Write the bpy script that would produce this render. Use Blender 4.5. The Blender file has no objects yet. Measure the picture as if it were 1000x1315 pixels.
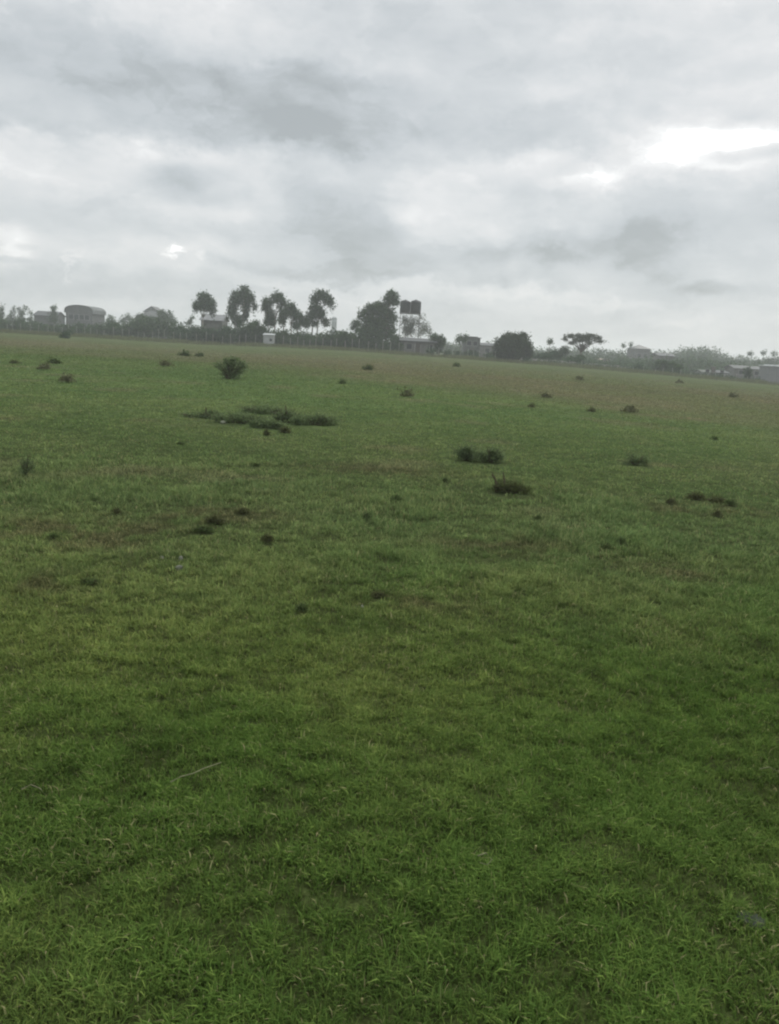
import bpy, math, random
import numpy as np
from mathutils import Vector, Matrix

random.seed(7)
R = math.radians
scene = bpy.context.scene
COL = scene.collection

# ------------------------------------------------------------------ camera
PW, PH, F = 1000.0, 1315.0, 1031.0
EYE = 1.6
PITCH, ROLL = R(11.65), R(3.25)
cam_data = bpy.data.cameras.new("camera")
cam = bpy.data.objects.new("camera", cam_data); COL.objects.link(cam)
scene.camera = cam
cam_data.sensor_fit = 'VERTICAL'
cam_data.sensor_height = 24.0
cam_data.lens = 24.0 * F / PH
cam_data.clip_start = 0.05
cam_data.clip_end = 9000.0
M = Matrix.Rotation(R(90) - PITCH, 3, 'X') @ Matrix.Rotation(ROLL, 3, 'Z')
cam.matrix_world = Matrix.Translation((0, 0, EYE)) @ M.to_4x4()

def ray(px, py):
    d = M @ Vector(((px - PW / 2) / F, -(py - PH / 2) / F, -1.0))
    return d / d.y
def P(px, py, Y):
    """the place a metre-true point has when it stands Y metres ahead"""
    d = ray(px, py) * Y
    return Vector((d.x, Y, EYE + d.z))

# ------------------------------------------------------------------ noise
def _h(i, j, s):
    n = (i.astype(np.int64) * 374761393 + j.astype(np.int64) * 668265263 + s * 974634777) & 0x7fffffff
    n = ((n ^ (n >> 13)) * 1274126177) & 0x7fffffff
    n = n ^ (n >> 16)
    return (n & 0xffff) / 65535.0
def vn(x, y, s=0):
    x = np.asarray(x, float); y = np.asarray(y, float)
    i = np.floor(x); j = np.floor(y); u = x - i; v = y - j
    u = u * u * (3 - 2 * u); v = v * v * (3 - 2 * v)
    i = i.astype(np.int64); j = j.astype(np.int64)
    a = _h(i, j, s); b = _h(i + 1, j, s); c = _h(i, j + 1, s); d = _h(i + 1, j + 1, s)
    return (a * (1 - u) + b * u) * (1 - v) + (c * (1 - u) + d * u) * v
def fbm(x, y, s=0, o=3):
    t = 0; a = 1; w = 0
    for k in range(o):
        t = t + a * vn(x * 2 ** k + 17.3 * k, y * 2 ** k - 9.1 * k, s + k); w += a; a *= .5
    return t / w
def sst(a, b, x):
    t = np.clip((x - a) / (b - a), 0, 1); return t * t * (3 - 2 * t)

# ------------------------------------------------------------------ ground shape
FENCE = 140.0
EDGE = [(0, 426), (130, 434), (260, 441.5), (350, 445), (450, 450), (560, 458), (700, 468), (850, 481), (1000, 494)]
_ex = np.array([P(a, b, FENCE).x / FENCE for a, b in EDGE]); _ez = np.array([P(a, b, FENCE).z for a, b in EDGE])
def G(x, y):
    x = np.asarray(x, float); y = np.asarray(y, float)
    ang = x / np.maximum(y, 1.0)
    ze = np.interp(ang, _ex, _ez)
    t = np.clip((y - 12) / (FENCE - 12), 0, 1)
    far = 1 - 0.7 * sst(150, 420, y)
    z = ze * t * far
    near = np.exp(-(np.hypot(x, y) / 40.0))
    z = z + near * (0.045 * (vn(x * 1.1, y * 1.1, 3) - .5) + 0.022 * (vn(x * 3.7, y * 3.7, 5) - .5) + 0.012 * (vn(x * 11, y * 11, 6) - .5))
    z = z + 0.10 * (vn(x * .12, y * .12, 8) - .5) * np.clip(y / 30, 0, 1)
    return z
def on_ground(px, py):
    d = ray(px, py); lo, hi = 0.8, 140.0
    for _ in range(50):
        m = (lo + hi) / 2
        if EYE + d.z * m > float(G(d.x * m, m)): lo = m
        else: hi = m
    return Vector((d.x * lo, lo, float(G(d.x * lo, lo))))

# vegetation colour of a spot of the field (linear albedo)
def dryness(x, y):
    ang = np.clip(x / np.maximum(y, 1), -.6, .6)
    w = 16 * (fbm(x * .09, y * .16, 21) - .5)
    far = sst(-9, 12, y + w - (36 - 34 * ang))                # drier, browner turf far out, beginning closer on the right
    band = far * (.35 + .9 * fbm(x * .13 + 3, y * .10, 31)) * (1 - .45 * sst(55, 100, y + 20 * ang))
    spots = sst(.62, .8, fbm(x * .55, y * .55, 41)) * .5 * sst(5, 9, y)
    return np.clip(band * .95 + spots, 0, 1)
def spots_near(x, y):
    """worn reddish-brown weedy spots in the near field"""
    r = 0
    for (px, py, sx, sy) in BROWN:
        c = BROWN_W[(px, py)]
        q = ((x - c[0]) / sx) ** 2 + ((y - c[1]) / sy) ** 2
        r = r + np.exp(-q * 1.2) * sst(.3, .6, fbm(x * 5, y * 5, 57))
    return np.clip(r, 0, 1)
BROWN = [(60, 683, 1.0, .5), (240, 665, .55, .5), (315, 660, .45, .35), (130, 690, .6, .35), (545, 775, .35, .2)]
BROWN += [(640, 700, .8, .4), (30, 755, .4, .3), (950, 655, .6, .5), (860, 655, .4, .4), (480, 605, 1.3, .5), (870, 735, .5, .3)]
BROWN_W = {(a, b): tuple(on_ground(a, b))[:2] for a, b, _, _ in BROWN}

# ------------------------------------------------------------------ materials
def new_mat(name):
    m = bpy.data.materials.new(name); m.use_nodes = True
    nt = m.node_tree; nt.nodes.clear()
    return m, nt, nt.nodes, nt.links
def lighten(c, k): return tuple(min(1, v * k) for v in c[:3]) + (1,)
MATS = {}
def mat(name, col, rough=.8, scale=2.0, var=.25, bump=.1, metal=0.0):
    if name in MATS: return MATS[name]
    m, nt, N, L = new_mat(name)
    out = N.new('ShaderNodeOutputMaterial'); b = N.new('ShaderNodeBsdfPrincipled')
    tc = N.new('ShaderNodeTexCoord'); no = N.new('ShaderNodeTexNoise'); no.inputs['Scale'].default_value = scale
    no.inputs['Detail'].default_value = 6
    L.new(tc.outputs['Object'], no.inputs['Vector'])
    r = N.new('ShaderNodeValToRGB'); r.color_ramp.elements[0].position = .3; r.color_ramp.elements[1].position = .7
    r.color_ramp.elements[0].color = lighten(col, 1 - var); r.color_ramp.elements[1].color = lighten(col, 1 + var)
    L.new(no.outputs['Fac'], r.inputs['Fac']); L.new(r.outputs['Color'], b.inputs['Base Color'])
    bu = N.new('ShaderNodeBump'); bu.inputs['Strength'].default_value = bump
    L.new(no.outputs['Fac'], bu.inputs['Height']); L.new(bu.outputs['Normal'], b.inputs['Normal'])
    b.inputs['Specular IOR Level'].default_value = .15; b.inputs['Roughness'].default_value = rough; b.inputs['Metallic'].default_value = metal
    L.new(b.outputs['BSDF'], out.inputs['Surface'])
    MATS[name] = m; return m
def leaf_mat(name, dark, light, trans=.25, scale=.8):
    if name in MATS: return MATS[name]
    m, nt, N, L = new_mat(name)
    out = N.new('ShaderNodeOutputMaterial')
    geo = N.new('ShaderNodeNewGeometry'); tc = N.new('ShaderNodeTexCoord')
    no = N.new('ShaderNodeTexNoise'); no.inputs['Scale'].default_value = scale; L.new(tc.outputs['Object'], no.inputs['Vector'])
    mx = N.new('ShaderNodeMath'); mx.operation = 'ADD'
    s1 = N.new('ShaderNodeMath'); s1.operation = 'MULTIPLY'; s1.inputs[1].default_value = .5
    L.new(geo.outputs['Random Per Island'], s1.inputs[0]); L.new(s1.outputs[0], mx.inputs[0])
    s2 = N.new('ShaderNodeMath'); s2.operation = 'MULTIPLY'; s2.inputs[1].default_value = .5
    L.new(no.outputs['Fac'], s2.inputs[0]); L.new(s2.outputs[0], mx.inputs[1])
    r = N.new('ShaderNodeValToRGB'); r.color_ramp.elements[0].position = .2; r.color_ramp.elements[1].position = .8
    r.color_ramp.elements[0].color = tuple(dark) + (1,); r.color_ramp.elements[1].color = tuple(light) + (1,)
    L.new(mx.outputs[0], r.inputs['Fac'])
    d = N.new('ShaderNodeBsdfDiffuse'); t = N.new('ShaderNodeBsdfTranslucent'); ms = N.new('ShaderNodeMixShader')
    L.new(r.outputs['Color'], d.inputs['Color']); L.new(r.outputs['Color'], t.inputs['Color'])
    ms.inputs['Fac'].default_value = trans
    L.new(d.outputs[0], ms.inputs[1]); L.new(t.outputs[0], ms.inputs[2]); L.new(ms.outputs[0], out.inputs['Surface'])
    MATS[name] = m; return m

def attr_mat(name, gain=(1, 1, 1), trans=.3, detail=None):
    """colour from the 'Col' attribute times a fine noise"""
    m, nt, N, L = new_mat(name)
    out = N.new('ShaderNodeOutputMaterial')
    at = N.new('ShaderNodeAttribute'); at.attribute_name = 'Col'
    col = at.outputs['Color']
    mul = N.new('ShaderNodeMix'); mul.data_type = 'RGBA'; mul.blend_type = 'MULTIPLY'; mul.inputs['Factor'].default_value = 1
    mul.inputs[7].default_value = tuple(gain) + (1,)
    L.new(col, mul.inputs[6]); col = mul.outputs[2]
    nrm = None
    if detail:
        tc = N.new('ShaderNodeTexCoord'); acc = None
        for sc, lo, hi in detail:
            no = N.new('ShaderNodeTexNoise'); no.inputs['Scale'].default_value = sc; no.inputs['Detail'].default_value = 5
            no.inputs['Roughness'].default_value = .65
            L.new(tc.outputs['Object'], no.inputs['Vector'])
            mr = N.new('ShaderNodeMapRange'); mr.inputs['From Min'].default_value = .33; mr.inputs['From Max'].default_value = .67
            mr.inputs['To Min'].default_value = lo; mr.inputs['To Max'].default_value = hi
            L.new(no.outputs['Fac'], mr.inputs['Value'])
            if acc is None: acc = mr.outputs[0]; hh = no.outputs['Fac']
            else:
                q = N.new('ShaderNodeMath'); q.operation = 'MULTIPLY'; L.new(acc, q.inputs[0]); L.new(mr.outputs[0], q.inputs[1]); acc = q.outputs[0]
        m2 = N.new('ShaderNodeVectorMath'); m2.operation = 'SCALE'; L.new(col, m2.inputs[0]); L.new(acc, m2.inputs['Scale']); col = m2.outputs[0]
        bu = N.new('ShaderNodeBump'); bu.inputs['Strength'].default_value = .6; bu.inputs['Distance'].default_value = .03
        L.new(hh, bu.inputs['Height']); nrm = bu.outputs['Normal']
    d = N.new('ShaderNodeBsdfDiffuse'); L.new(col, d.inputs['Color'])
    if nrm: L.new(nrm, d.inputs['Normal'])
    if trans > 0:
        t = N.new('ShaderNodeBsdfTranslucent'); L.new(col, t.inputs['Color'])
        ms = N.new('ShaderNodeMixShader'); ms.inputs['Fac'].default_value = trans
        L.new(d.outputs[0], ms.inputs[1]); L.new(t.outputs[0], ms.inputs[2]); L.new(ms.outputs[0], out.inputs['Surface'])
    else: L.new(d.outputs[0], out.inputs['Surface'])
    return m

# ------------------------------------------------------------------ mesh helpers
def link(name, me, m, parent=None):
    o = bpy.data.objects.new(name, me); COL.objects.link(o)
    if m: me.materials.append(m)
    if parent: o.parent = parent
    return o
def np_mesh(name, V, loops, starts, totals, cols=None, smooth=False):
    me = bpy.data.meshes.new(name)
    me.vertices.add(len(V)); me.vertices.foreach_set('co', np.asarray(V, np.float32).ravel())
    me.loops.add(len(loops)); me.loops.foreach_set('vertex_index', np.asarray(loops, np.int32))
    me.polygons.add(len(starts)); me.polygons.foreach_set('loop_start', np.asarray(starts, np.int32))
    me.polygons.foreach_set('loop_total', np.asarray(totals, np.int32))
    if smooth: me.polygons.foreach_set('use_smooth', np.ones(len(starts), bool))
    if cols is not None:
        a = me.color_attributes.new('Col', 'FLOAT_COLOR', 'POINT')
        c = np.ones((len(V), 4), np.float32); c[:, :3] = cols; a.data.foreach_set('color', c.ravel())
    me.update(calc_edges=True); me.validate()
    return me
def tag(o, label=None, cat=None, group=None, kind=None):
    if label: o['label'] = label
    if cat: o['category'] = cat
    if group: o['group'] = group
    if kind: o['kind'] = kind
    return o
def empty(name, loc, rz=0):
    o = bpy.data.objects.new(name, None); COL.objects.link(o); o.location = loc; o.rotation_euler.z = rz
    o.empty_display_size = .3
    return o
class MB:
    def __init__(s): s.v = []; s.f = []
    def add(s, vs, fs):
        n = len(s.v); s.v += [tuple(v) for v in vs]; s.f += [tuple(i + n for i in f) for f in fs]
    def box(s, x0, x1, y0, y1, z0, z1):
        s.add([(x, y, z) for z in (z0, z1) for y in (y0, y1) for x in (x0, x1)],
              [(0, 2, 3, 1), (4, 5, 7, 6), (0, 1, 5, 4), (2, 6, 7, 3), (0, 4, 6, 2), (1, 3, 7, 5)])
    def tube(s, pts, rad, n=7):
        pts = [Vector(p) for p in pts]
        if not hasattr(rad, '__len__'): rad = [rad] * len(pts)
        vs = []
        for i, p in enumerate(pts):
            d = (pts[min(i + 1, len(pts) - 1)] - pts[max(i - 1, 0)]).normalized()
            a = d.orthogonal().normalized(); b = d.cross(a)
            for k in range(n):
                t = 2 * math.pi * k / n; vs.append(p + (a * math.cos(t) + b * math.sin(t)) * rad[i])
        fs = []
        for i in range(len(pts) - 1):
            for k in range(n):
                fs.append((i * n + k, i * n + (k + 1) % n, (i + 1) * n + (k + 1) % n, (i + 1) * n + k))
        fs.append(tuple(range(n - 1, -1, -1))); fs.append(tuple(range((len(pts) - 1) * n, len(pts) * n)))
        s.add(vs, fs)
    def lathe(s, prof, c=(0, 0, 0), n=18):
        vs = [(c[0] + r * math.cos(2 * math.pi * k / n), c[1] + r * math.sin(2 * math.pi * k / n), c[2] + z) for r, z in prof for k in range(n)]
        fs = [(i * n + k, i * n + (k + 1) % n, (i + 1) * n + (k + 1) % n, (i + 1) * n + k) for i in range(len(prof) - 1) for k in range(n)]
        fs.append(tuple(range(n - 1, -1, -1))); fs.append(tuple(range((len(prof) - 1) * n, len(prof) * n)))
        s.add(vs, fs)
    def prism(s, prof, y0, y1):
        """outline in x,z extruded along y"""
        n = len(prof)
        s.add([(x, y0, z) for x, z in prof] + [(x, y1, z) for x, z in prof],
              [tuple(range(n)), tuple(range(2 * n - 1, n - 1, -1))] + [(i, n + i, n + (i + 1) % n, (i + 1) % n) for i in range(n)])
    def build(s, name, m, parent=None, smooth=False):
        me = bpy.data.meshes.new(name); me.from_pydata(s.v, [], s.f)
        import bmesh
        bm = bmesh.new(); bm.from_mesh(me); bmesh.ops.recalc_face_normals(bm, faces=bm.faces); bm.to_mesh(me); bm.free()
        if smooth:
            for p in me.polygons: p.use_smooth = True
        return link(name, me, m, parent)

def leaf_cloud(lobes, n, size, rng, shell=.55, flat=1.0, hang=0.0, floor=None, clump=5, cspread=1.6):
    """n small leaf faces in clumps through ellipsoid lobes [(c, (rx,ry,rz))] -> mesh arrays"""
    vol = np.array([r[0] * r[1] * r[2] for _, r in lobes]) ** .66; vol /= vol.sum()
    nc = max(1, n // clump)
    which = rng.choice(len(lobes), nc, p=vol)
    C = np.array([c for c, _ in lobes])[which]; RR = np.array([r for _, r in lobes])[which]
    d = rng.normal(size=(nc, 3)); d /= np.linalg.norm(d, axis=1)[:, None]
    rr = (shell + (1 - shell) * rng.random(nc)) * (1 - .45 * (rng.random(nc) < .28) * rng.random(nc)) * (.86 + .3 * rng.random(nc))
    cc = C + d * RR * rr[:, None]
    pts = np.repeat(cc, clump, 0) + rng.normal(size=(nc * clump, 3)) * size * cspread
    out = np.repeat(d, clump, 0)
    m = len(pts)
    if hang: pts[:, 2] -= hang * rng.random(m) ** 2
    if floor is not None: pts[:, 2] = np.maximum(pts[:, 2], floor + size * .3 * rng.random(m))
    nn = rng.normal(size=(m, 3)) + out * .9; nn[:, 2] += .3; nn /= np.linalg.norm(nn, axis=1)[:, None]
    a = np.cross(nn, rng.normal(size=(m, 3))); a /= np.linalg.norm(a, axis=1)[:, None]
    b = np.cross(nn, a)
    sz = size * (.55 + .9 * rng.random(m))[:, None]
    V = np.stack([pts - a * sz, pts - b * sz * .45, pts + a * sz, pts + b * sz * .45], 1).reshape(-1, 3)
    V[:, 2] = V[:, 2] if floor is None else np.maximum(V[:, 2], floor)
    k = m * 4
    return V, np.arange(k), np.arange(0, k, 4), np.full(m, 4)

GREEN_FAR = leaf_mat('far_tree_leaves', (.018, .038, .014), (.064, .118, .040), scale=.5)
GREEN_EUC = leaf_mat('gum_leaves', (.018, .038, .018), (.062, .112, .046), scale=.6)
GREEN_BUSH = leaf_mat('bush_leaves', (.062, .094, .042), (.20, .26, .12), trans=.5, scale=4)
GREEN_PALE = leaf_mat('pale_thin_leaves', (.045, .06, .035), (.13, .15, .09), scale=.7)
BARK = mat('bark', (.10, .085, .065), .9, 6, .35, .5)
BARK_PALE = mat('pale_bark', (.26, .24, .20), .85, 5, .3, .3)
TWIG = mat('dark_twigs', (.075, .065, .038), .9, 20, .3, .2)
CONCRETE = mat('weathered_concrete', (.23, .23, .21), .9, 3, .2, .2)

# ------------------------------------------------------------------ trees
def tree(name, label, cat, bx, Y, lobes, n, leaf=.22, m=None, group=None, by=None, bark=None, trunks=None,
         shell=.5, depth=.9, seed=1, tr=.13, hang=0, floor=False, cspread=1.35):
    """lobes: (px, py, rx, ry) as they show at distance Y"""
    m = m or GREEN_FAR; bark = bark or BARK
    rng = np.random.default_rng(seed + int(bx * 13))
    cy = lobes[0][1]
    bX = P(bx, by or cy, Y).x
    gz = float(G(bX, Y)); base = Vector((bX, Y, gz - .05))
    root = tag(empty(name, base), label, cat, group)
    sc = P(501, 440, Y).x - P(500, 440, Y).x
    LL = []
    for (px, py, rx, ry) in lobes:
        p = P(px, py, Y) - base
        ry_ = rx * sc * depth
        p.y += (rng.random() - .5) * ry_ * .7
        LL.append((tuple(p), (rx * sc, max(ry_, .2), ry * sc)))
    V, l, s, t = leaf_cloud(LL, int(n * 1.55), leaf * .9, rng, shell, hang=hang, floor=.02 if floor else None, cspread=cspread)
    link('crown', np_mesh('crown', V, l, s, t), m, root)
    mb = MB()
    tops = [Vector(c) for c, _ in LL]
    hmax = max(c.z for c in tops)
    stems = trunks or [bx]
    stem_tops = []
    for sx in stems:
        x0 = P(sx, by or cy, Y).x - bX
        tgt = min(tops, key=lambda c: abs(c.x - x0) - c.z * .3)
        fork = Vector((x0 * .6 + tgt.x * .4, tgt.y * .4, max(.3, tgt.z * .55)))
        mid = Vector((x0 + (fork.x - x0) * .3 + .1 * tr * 5 * (rng.random() - .5), fork.y * .4, fork.z * .5))
        mb.tube([(x0, 0, -.1), (x0, 0, .25 * fork.z), mid, fork], [tr * 1.35, tr * 1.05, tr * .95, tr * .8])
        stem_tops.append(fork)
    for c in tops:
        f = min(stem_tops, key=lambda q: (q - c).length)
        md = f.lerp(c, .5) + Vector((0, 0, .12 * (c - f).length))
        mb.tube([f, md, c], [tr * .7, tr * .42, tr * .14], 5)
    mb.build('trunk', bark, root, True)
    return root

G_EUC = 'tall gum trees behind the hedge'
tree('gum_tree', 'lollipop-shaped tall gum tree, leftmost of the tall trees, above the dark house roof', 'tree', 263, 156,
     [(262, 381, 9, 7), (254, 390, 6, 6), (270, 388, 7, 8), (263, 391, 9, 6), (273, 397, 4, 6), (251, 394, 3.5, 4)], 2600, .2, GREEN_EUC, G_EUC, hang=.9, trunks=[260], bark=BARK_PALE, tr=.12, seed=2)
tree('gum_tree', 'tallest ragged gum tree with a drooping side tuft, right of the lollipop-shaped one', 'tree', 308, 156,
     [(314, 372, 7, 6), (305, 380, 10, 8), (320, 380, 7, 7), (300, 391, 7, 9), (316, 391, 6, 9), (297, 401, 6, 6), (315, 403, 4, 6), (328, 391, 3, 4), (306, 410, 9, 7), (324.5, 397, 1.5, 3)], 4600, .2, GREEN_EUC, G_EUC, hang=1.1, trunks=[302, 313], bark=BARK_PALE, tr=.14, seed=4)
tree('gum_tree', 'gum tree with a hooked hollow crown directly above the small white shed', 'tree', 349, 152,
     [(356, 380, 9, 6), (344, 387, 8, 6), (340, 393, 4, 4), (364, 387, 4, 6), (346, 402, 6, 7), (343, 411, 4, 5), (349, 410, 6, 7), (359, 395, 3, 5)], 3300, .2, GREEN_EUC, G_EUC, hang=.8, trunks=[346, 353], bark=BARK_PALE, tr=.13, seed=5)
tree('gum_tree', 'lower gum tree sloping down to the right between the hollow-crowned and mushroom-topped trees', 'tree', 373, 150,
     [(373, 394, 7, 6), (366, 401, 7, 7), (380, 404, 8, 7), (388, 411, 6, 5), (362, 410, 5, 6), (380, 417, 5, 5), (394, 414, 5, 3)], 3200, .2, GREEN_EUC, G_EUC, hang=.6, trunks=[364, 375, 384], bark=BARK_PALE, tr=.12, seed=6)
tree('gum_tree', 'mushroom-topped gum tree with a drooping right wing, rightmost of the tall row', 'tree', 405, 152,
     [(413, 377, 10, 6), (404, 384, 6, 5), (421, 384, 8, 6), (427, 391, 2.5, 6), (405, 396, 9, 8), (401, 405, 8, 6), (412, 402, 6, 7), (418, 413, 6, 4), (404, 414, 5, 3)], 3900, .2, GREEN_EUC, G_EUC, hang=.6, trunks=[402, 408], bark=BARK_PALE, tr=.14, seed=7)
tree('broad_tree', 'broad dark tree clump left of the raised water tanks', 'tree', 486, 148,
     [(503, 379, 8, 6), (498, 386, 6, 5), (508, 387, 5, 5), (487, 395, 10, 9), (475, 398, 9, 8), (465, 403, 5, 6), (495, 401, 11, 9), (503, 408, 8, 8),
      (476, 412, 12, 9), (490, 415, 12, 10), (470, 424, 12, 9), (484, 430, 14, 10), (500, 426, 9, 10), (468, 437, 9, 8)], 8200, .23, GREEN_FAR, None, trunks=[478, 490, 498], tr=.2, seed=8, hang=.3)
tree('forked_tree', 'thin small tree with a ring of leaves left of the broad dark clump', 'tree', 456, 150,
     [(457, 415, 5.5, 3.5), (453, 421, 3, 3), (459, 424, 3.5, 3)], 650, .18, GREEN_FAR, None, trunks=[455, 457], tr=.07, seed=9)
tree('thin_pale_tree', 'wispy pale tree under the raised water tanks', 'tree', 527, 170,
     [(520, 411, 4, 5), (528, 414, 4, 8), (524, 424, 8, 7), (536, 414, 3, 4)], 1500, .17, leaf_mat('wispy_leaves', (.03, .042, .03), (.09, .11, .07)), None, trunks=[518, 522, 528, 533], bark=BARK_PALE, tr=.08, seed=10, cspread=2.6)
tree('thin_pale_tree', 'wispy almost transparent tree right of the raised water tanks', 'tree', 545, 190,
     [(541, 407, 4, 2.5), (545, 421, 6, 8), (550, 427, 3.5, 6), (538, 428, 4, 4)], 800, .18, GREEN_PALE, None, trunks=[541, 546, 550], bark=BARK_PALE, tr=.07, seed=11, cspread=2.6)
tree('round_tree', 'small dark tree at the right end of the pale-roofed farm house', 'tree', 565, 148,
     [(558, 433, 6, 3), (566, 438, 6, 7), (563, 446, 6, 6)], 1500, .2, GREEN_FAR, None, tr=.12, seed=12)
tree('round_tree', 'big dark dome-shaped tree standing right of the square-topped house', 'tree', 662, 138,
     [(657, 437, 16, 9), (645, 443, 11, 9), (670, 444, 13, 11), (657, 448, 20, 10), (643, 453, 9, 9), (676, 453, 8, 8), (672, 432, 6, 3), (650, 461, 9, 5), (660, 455, 10, 8)],
     9500, .21, leaf_mat('dome_tree_leaves', (.013, .026, .010), (.045, .075, .026), scale=.6), None, trunks=[657, 663], tr=.24, seed=13)
tree('acacia_tree', 'flat-topped acacia with an open spreading crown', 'tree', 748, 150,
     [(733, 431.5, 9, 1.3), (743, 430.5, 8, 1.0), (757, 431, 11, 1.3), (768, 434, 7, 1.2), (726, 435.5, 4, 1.5), (741, 436.5, 9, 1.0), (757, 436, 8, 1.1), (770, 438.5, 9, .9), (735, 440.5, 7, 1.0), (756, 440.5, 7, .8), (750, 433, 13, 1.5), (748, 437, 10, 1.2), (748, 445, 3, 4)], 2900, .15,
     leaf_mat('acacia_leaves', (.035, .048, .03), (.10, .12, .075), scale=.6), None, trunks=[748], tr=.17, shell=.15, seed=14, cspread=1.25)
tree('palm_like_tree', 'tiny lollipop tree on a thin bare stem between dome tree and acacia', 'tree', 706, 175,
     [(706.3, 438.5, 2.6, 3)], 160, .2, GREEN_FAR, None, tr=.09, seed=15)
# wispy trees and small ones along the left
for i, (bx, Y, lobes, n, lab) in enumerate([
    (2, 230, [(2, 397, 3, 7), (0, 405, 6, 7)], 500, 'upright wispy tree cut by the left photo edge'),
    (17, 235, [(18, 397, 1.8, 6), (15, 404, 4, 6), (12, 411, 6, 5)], 520, 'spiky wispy tree, second from the left edge'),
    (29, 235, [(33, 396, 2.2, 5), (28, 402, 3.5, 5), (27, 410, 6, 6), (24, 397, 1.3, 4)], 620, 'leaning wispy tree with a forked top left of the long grey-roofed house'),
    (39, 240, [(39, 402, 2.5, 4), (40, 411, 5, 5)], 300, 'short wispy tree touching the left end of the long grey-roofed house'),
    (68, 215, [(69, 396, 5, 3.6), (70, 403, 4, 4), (72, 411, 3, 5), (67, 408, 6, 6)], 600, 'small round-headed tree rising over the right end of the long grey-roofed house'),
    (141, 235, [(142, 409, 5, 4), (139, 415, 5, 5), (147, 416, 4, 5)], 500, 'low bushy tree right of the arched grey building'),
    (160, 240, [(164, 406, 4, 4), (158, 411, 5, 5), (168, 412, 5, 6)], 500, 'bushy tree at the left side of the stepped two-storey house'),
    (208, 225, [(207, 402, 6, 5), (214, 408, 7, 7), (221, 412, 6, 6), (205, 412, 7, 7), (219, 402, 2, 3)], 1500, 'dark leafy tree hugging the right side of the stepped two-storey house'),
    (180, 222, [(181, 408, 8, 5), (190, 412, 9, 6), (176, 414, 7, 5)], 1200, 'dark tree in front of the stepped two-storey house'),
    (245, 200, [(247, 409, 3, 3.5), (244, 413, 3, 3), (240, 415, 2, 2)], 180, 'sparse sapling between stepped house and lollipop-shaped gum tree'),
    (592, 160, [(591, 436, 5, 3.5), (597, 433, 3, 2)], 350, 'small tree against the left side of the square-topped house'),
    (800, 265, [(800, 444, 2.5, 2.5)], 110, 'tiny far tree, left one of a skyline pair right of the acacia'),
    (810, 265, [(810, 443, 2, 3.5)], 110, 'tiny upright far tree, right one of a pair beyond the acacia'),
    (963, 265, [(963, 454.5, 4, 2.5)], 160, 'small far tree poking above the skyline left of the white block hut'),
    (980, 265, [(980, 453.5, 2.6, 3)], 130, 'small narrow far tree above the left wall of the white block hut'),
    (994, 260, [(994, 455, 5, 3.5), (986, 463, 8, 5), (998, 462, 6, 5)], 620, 'dark tree behind the roof of the white block hut'),
    ]):
    tree('small_tree', lab, 'tree', bx, Y, lobes, n, .24 if Y < 300 else .4, GREEN_FAR, 'small trees on the far side', tr=.08, seed=30 + i, cspread=1.3)

# bushes along the boundary, each its own thing
G_B = 'bushes along the far fence'
for i, (bx, Y, lobes, n, lab) in enumerate([
    (705, 152, [(700, 458, 14, 5), (715, 455, 10, 6), (725, 450, 6, 6), (690, 461, 8, 4)], 2200, 'wide dark bush between the dome tree and the acacia'),
    (735, 144, [(735, 463, 11, 4), (745, 460, 6, 3)], 900, 'dark low bush under the left half of the acacia'),
    (856, 142, [(848, 468, 9, 5), (862, 471, 12, 6), (872, 473, 6, 4), (846, 474, 7, 4)], 2000, 'dark spreading bush left of the scattered white-walled houses'),
    (820, 142, [(820, 472, 5, 4), (813, 475, 5, 2.5)], 500, 'small bush standing at the low wall left of the dark spreading bush'),
    (633, 143, [(630, 459, 9, 4), (640, 462, 7, 3)], 800, 'low bush at the left foot of the dome tree'),
    (577, 144, [(574, 455, 6, 3.5)], 350, 'low bush right of the farm house at the foot of a small dark tree'),
    (606, 146, [(605, 456, 10, 4.5)], 900, 'low bush in front of the square-topped house'),
    (589, 144, [(588, 456, 5, 4)], 420, 'rounded bush between farm house and square-topped house'),
    (683, 136, [(682, 469, 7, 4), (676, 465, 5, 3)], 700, 'round bush at the right foot of the dome tree'),
    (960, 138, [(960, 477, 3.5, 5), (961, 483, 3, 4)], 420, 'narrow dark bush left of the white block hut'),
    (335, 144, [(329, 414, 4, 3), (325, 421, 8, 8), (336, 424, 6, 7), (329, 432, 10, 8)], 2200, 'dark thicket left of the small white shed'),
    (101, 175, [(103, 421, 7, 6), (107, 425, 5, 5)], 700, 'dark bush in front of the arched grey building'),
    (84, 112, [(84, 431, 3.6, 2.0), (85.5, 429, 2, 1.6)], 260, 'small dark pointed bush standing out in the grass before the left fence'),
    (445, 143, [(440, 433, 10, 8), (450, 436, 8, 8)], 1500, 'dark hedge-side bush left of the broad tree clump'),
    (512, 146, [(507, 438, 7, 9), (512, 446, 6, 6), (500, 446, 7, 5)], 1300, 'tangled bush in front of the left end of the farm house'),
    (552, 138, [(553, 452, 5, 4)], 300, 'low bush before the right end of the farm house'),
    ]):
    tree('boundary_bush', lab, 'bush', bx, Y, lobes, n, .19, GREEN_FAR if i % 3 else GREEN_EUC, G_B, tr=.07, seed=70 + i, floor=True, shell=.35)

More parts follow.
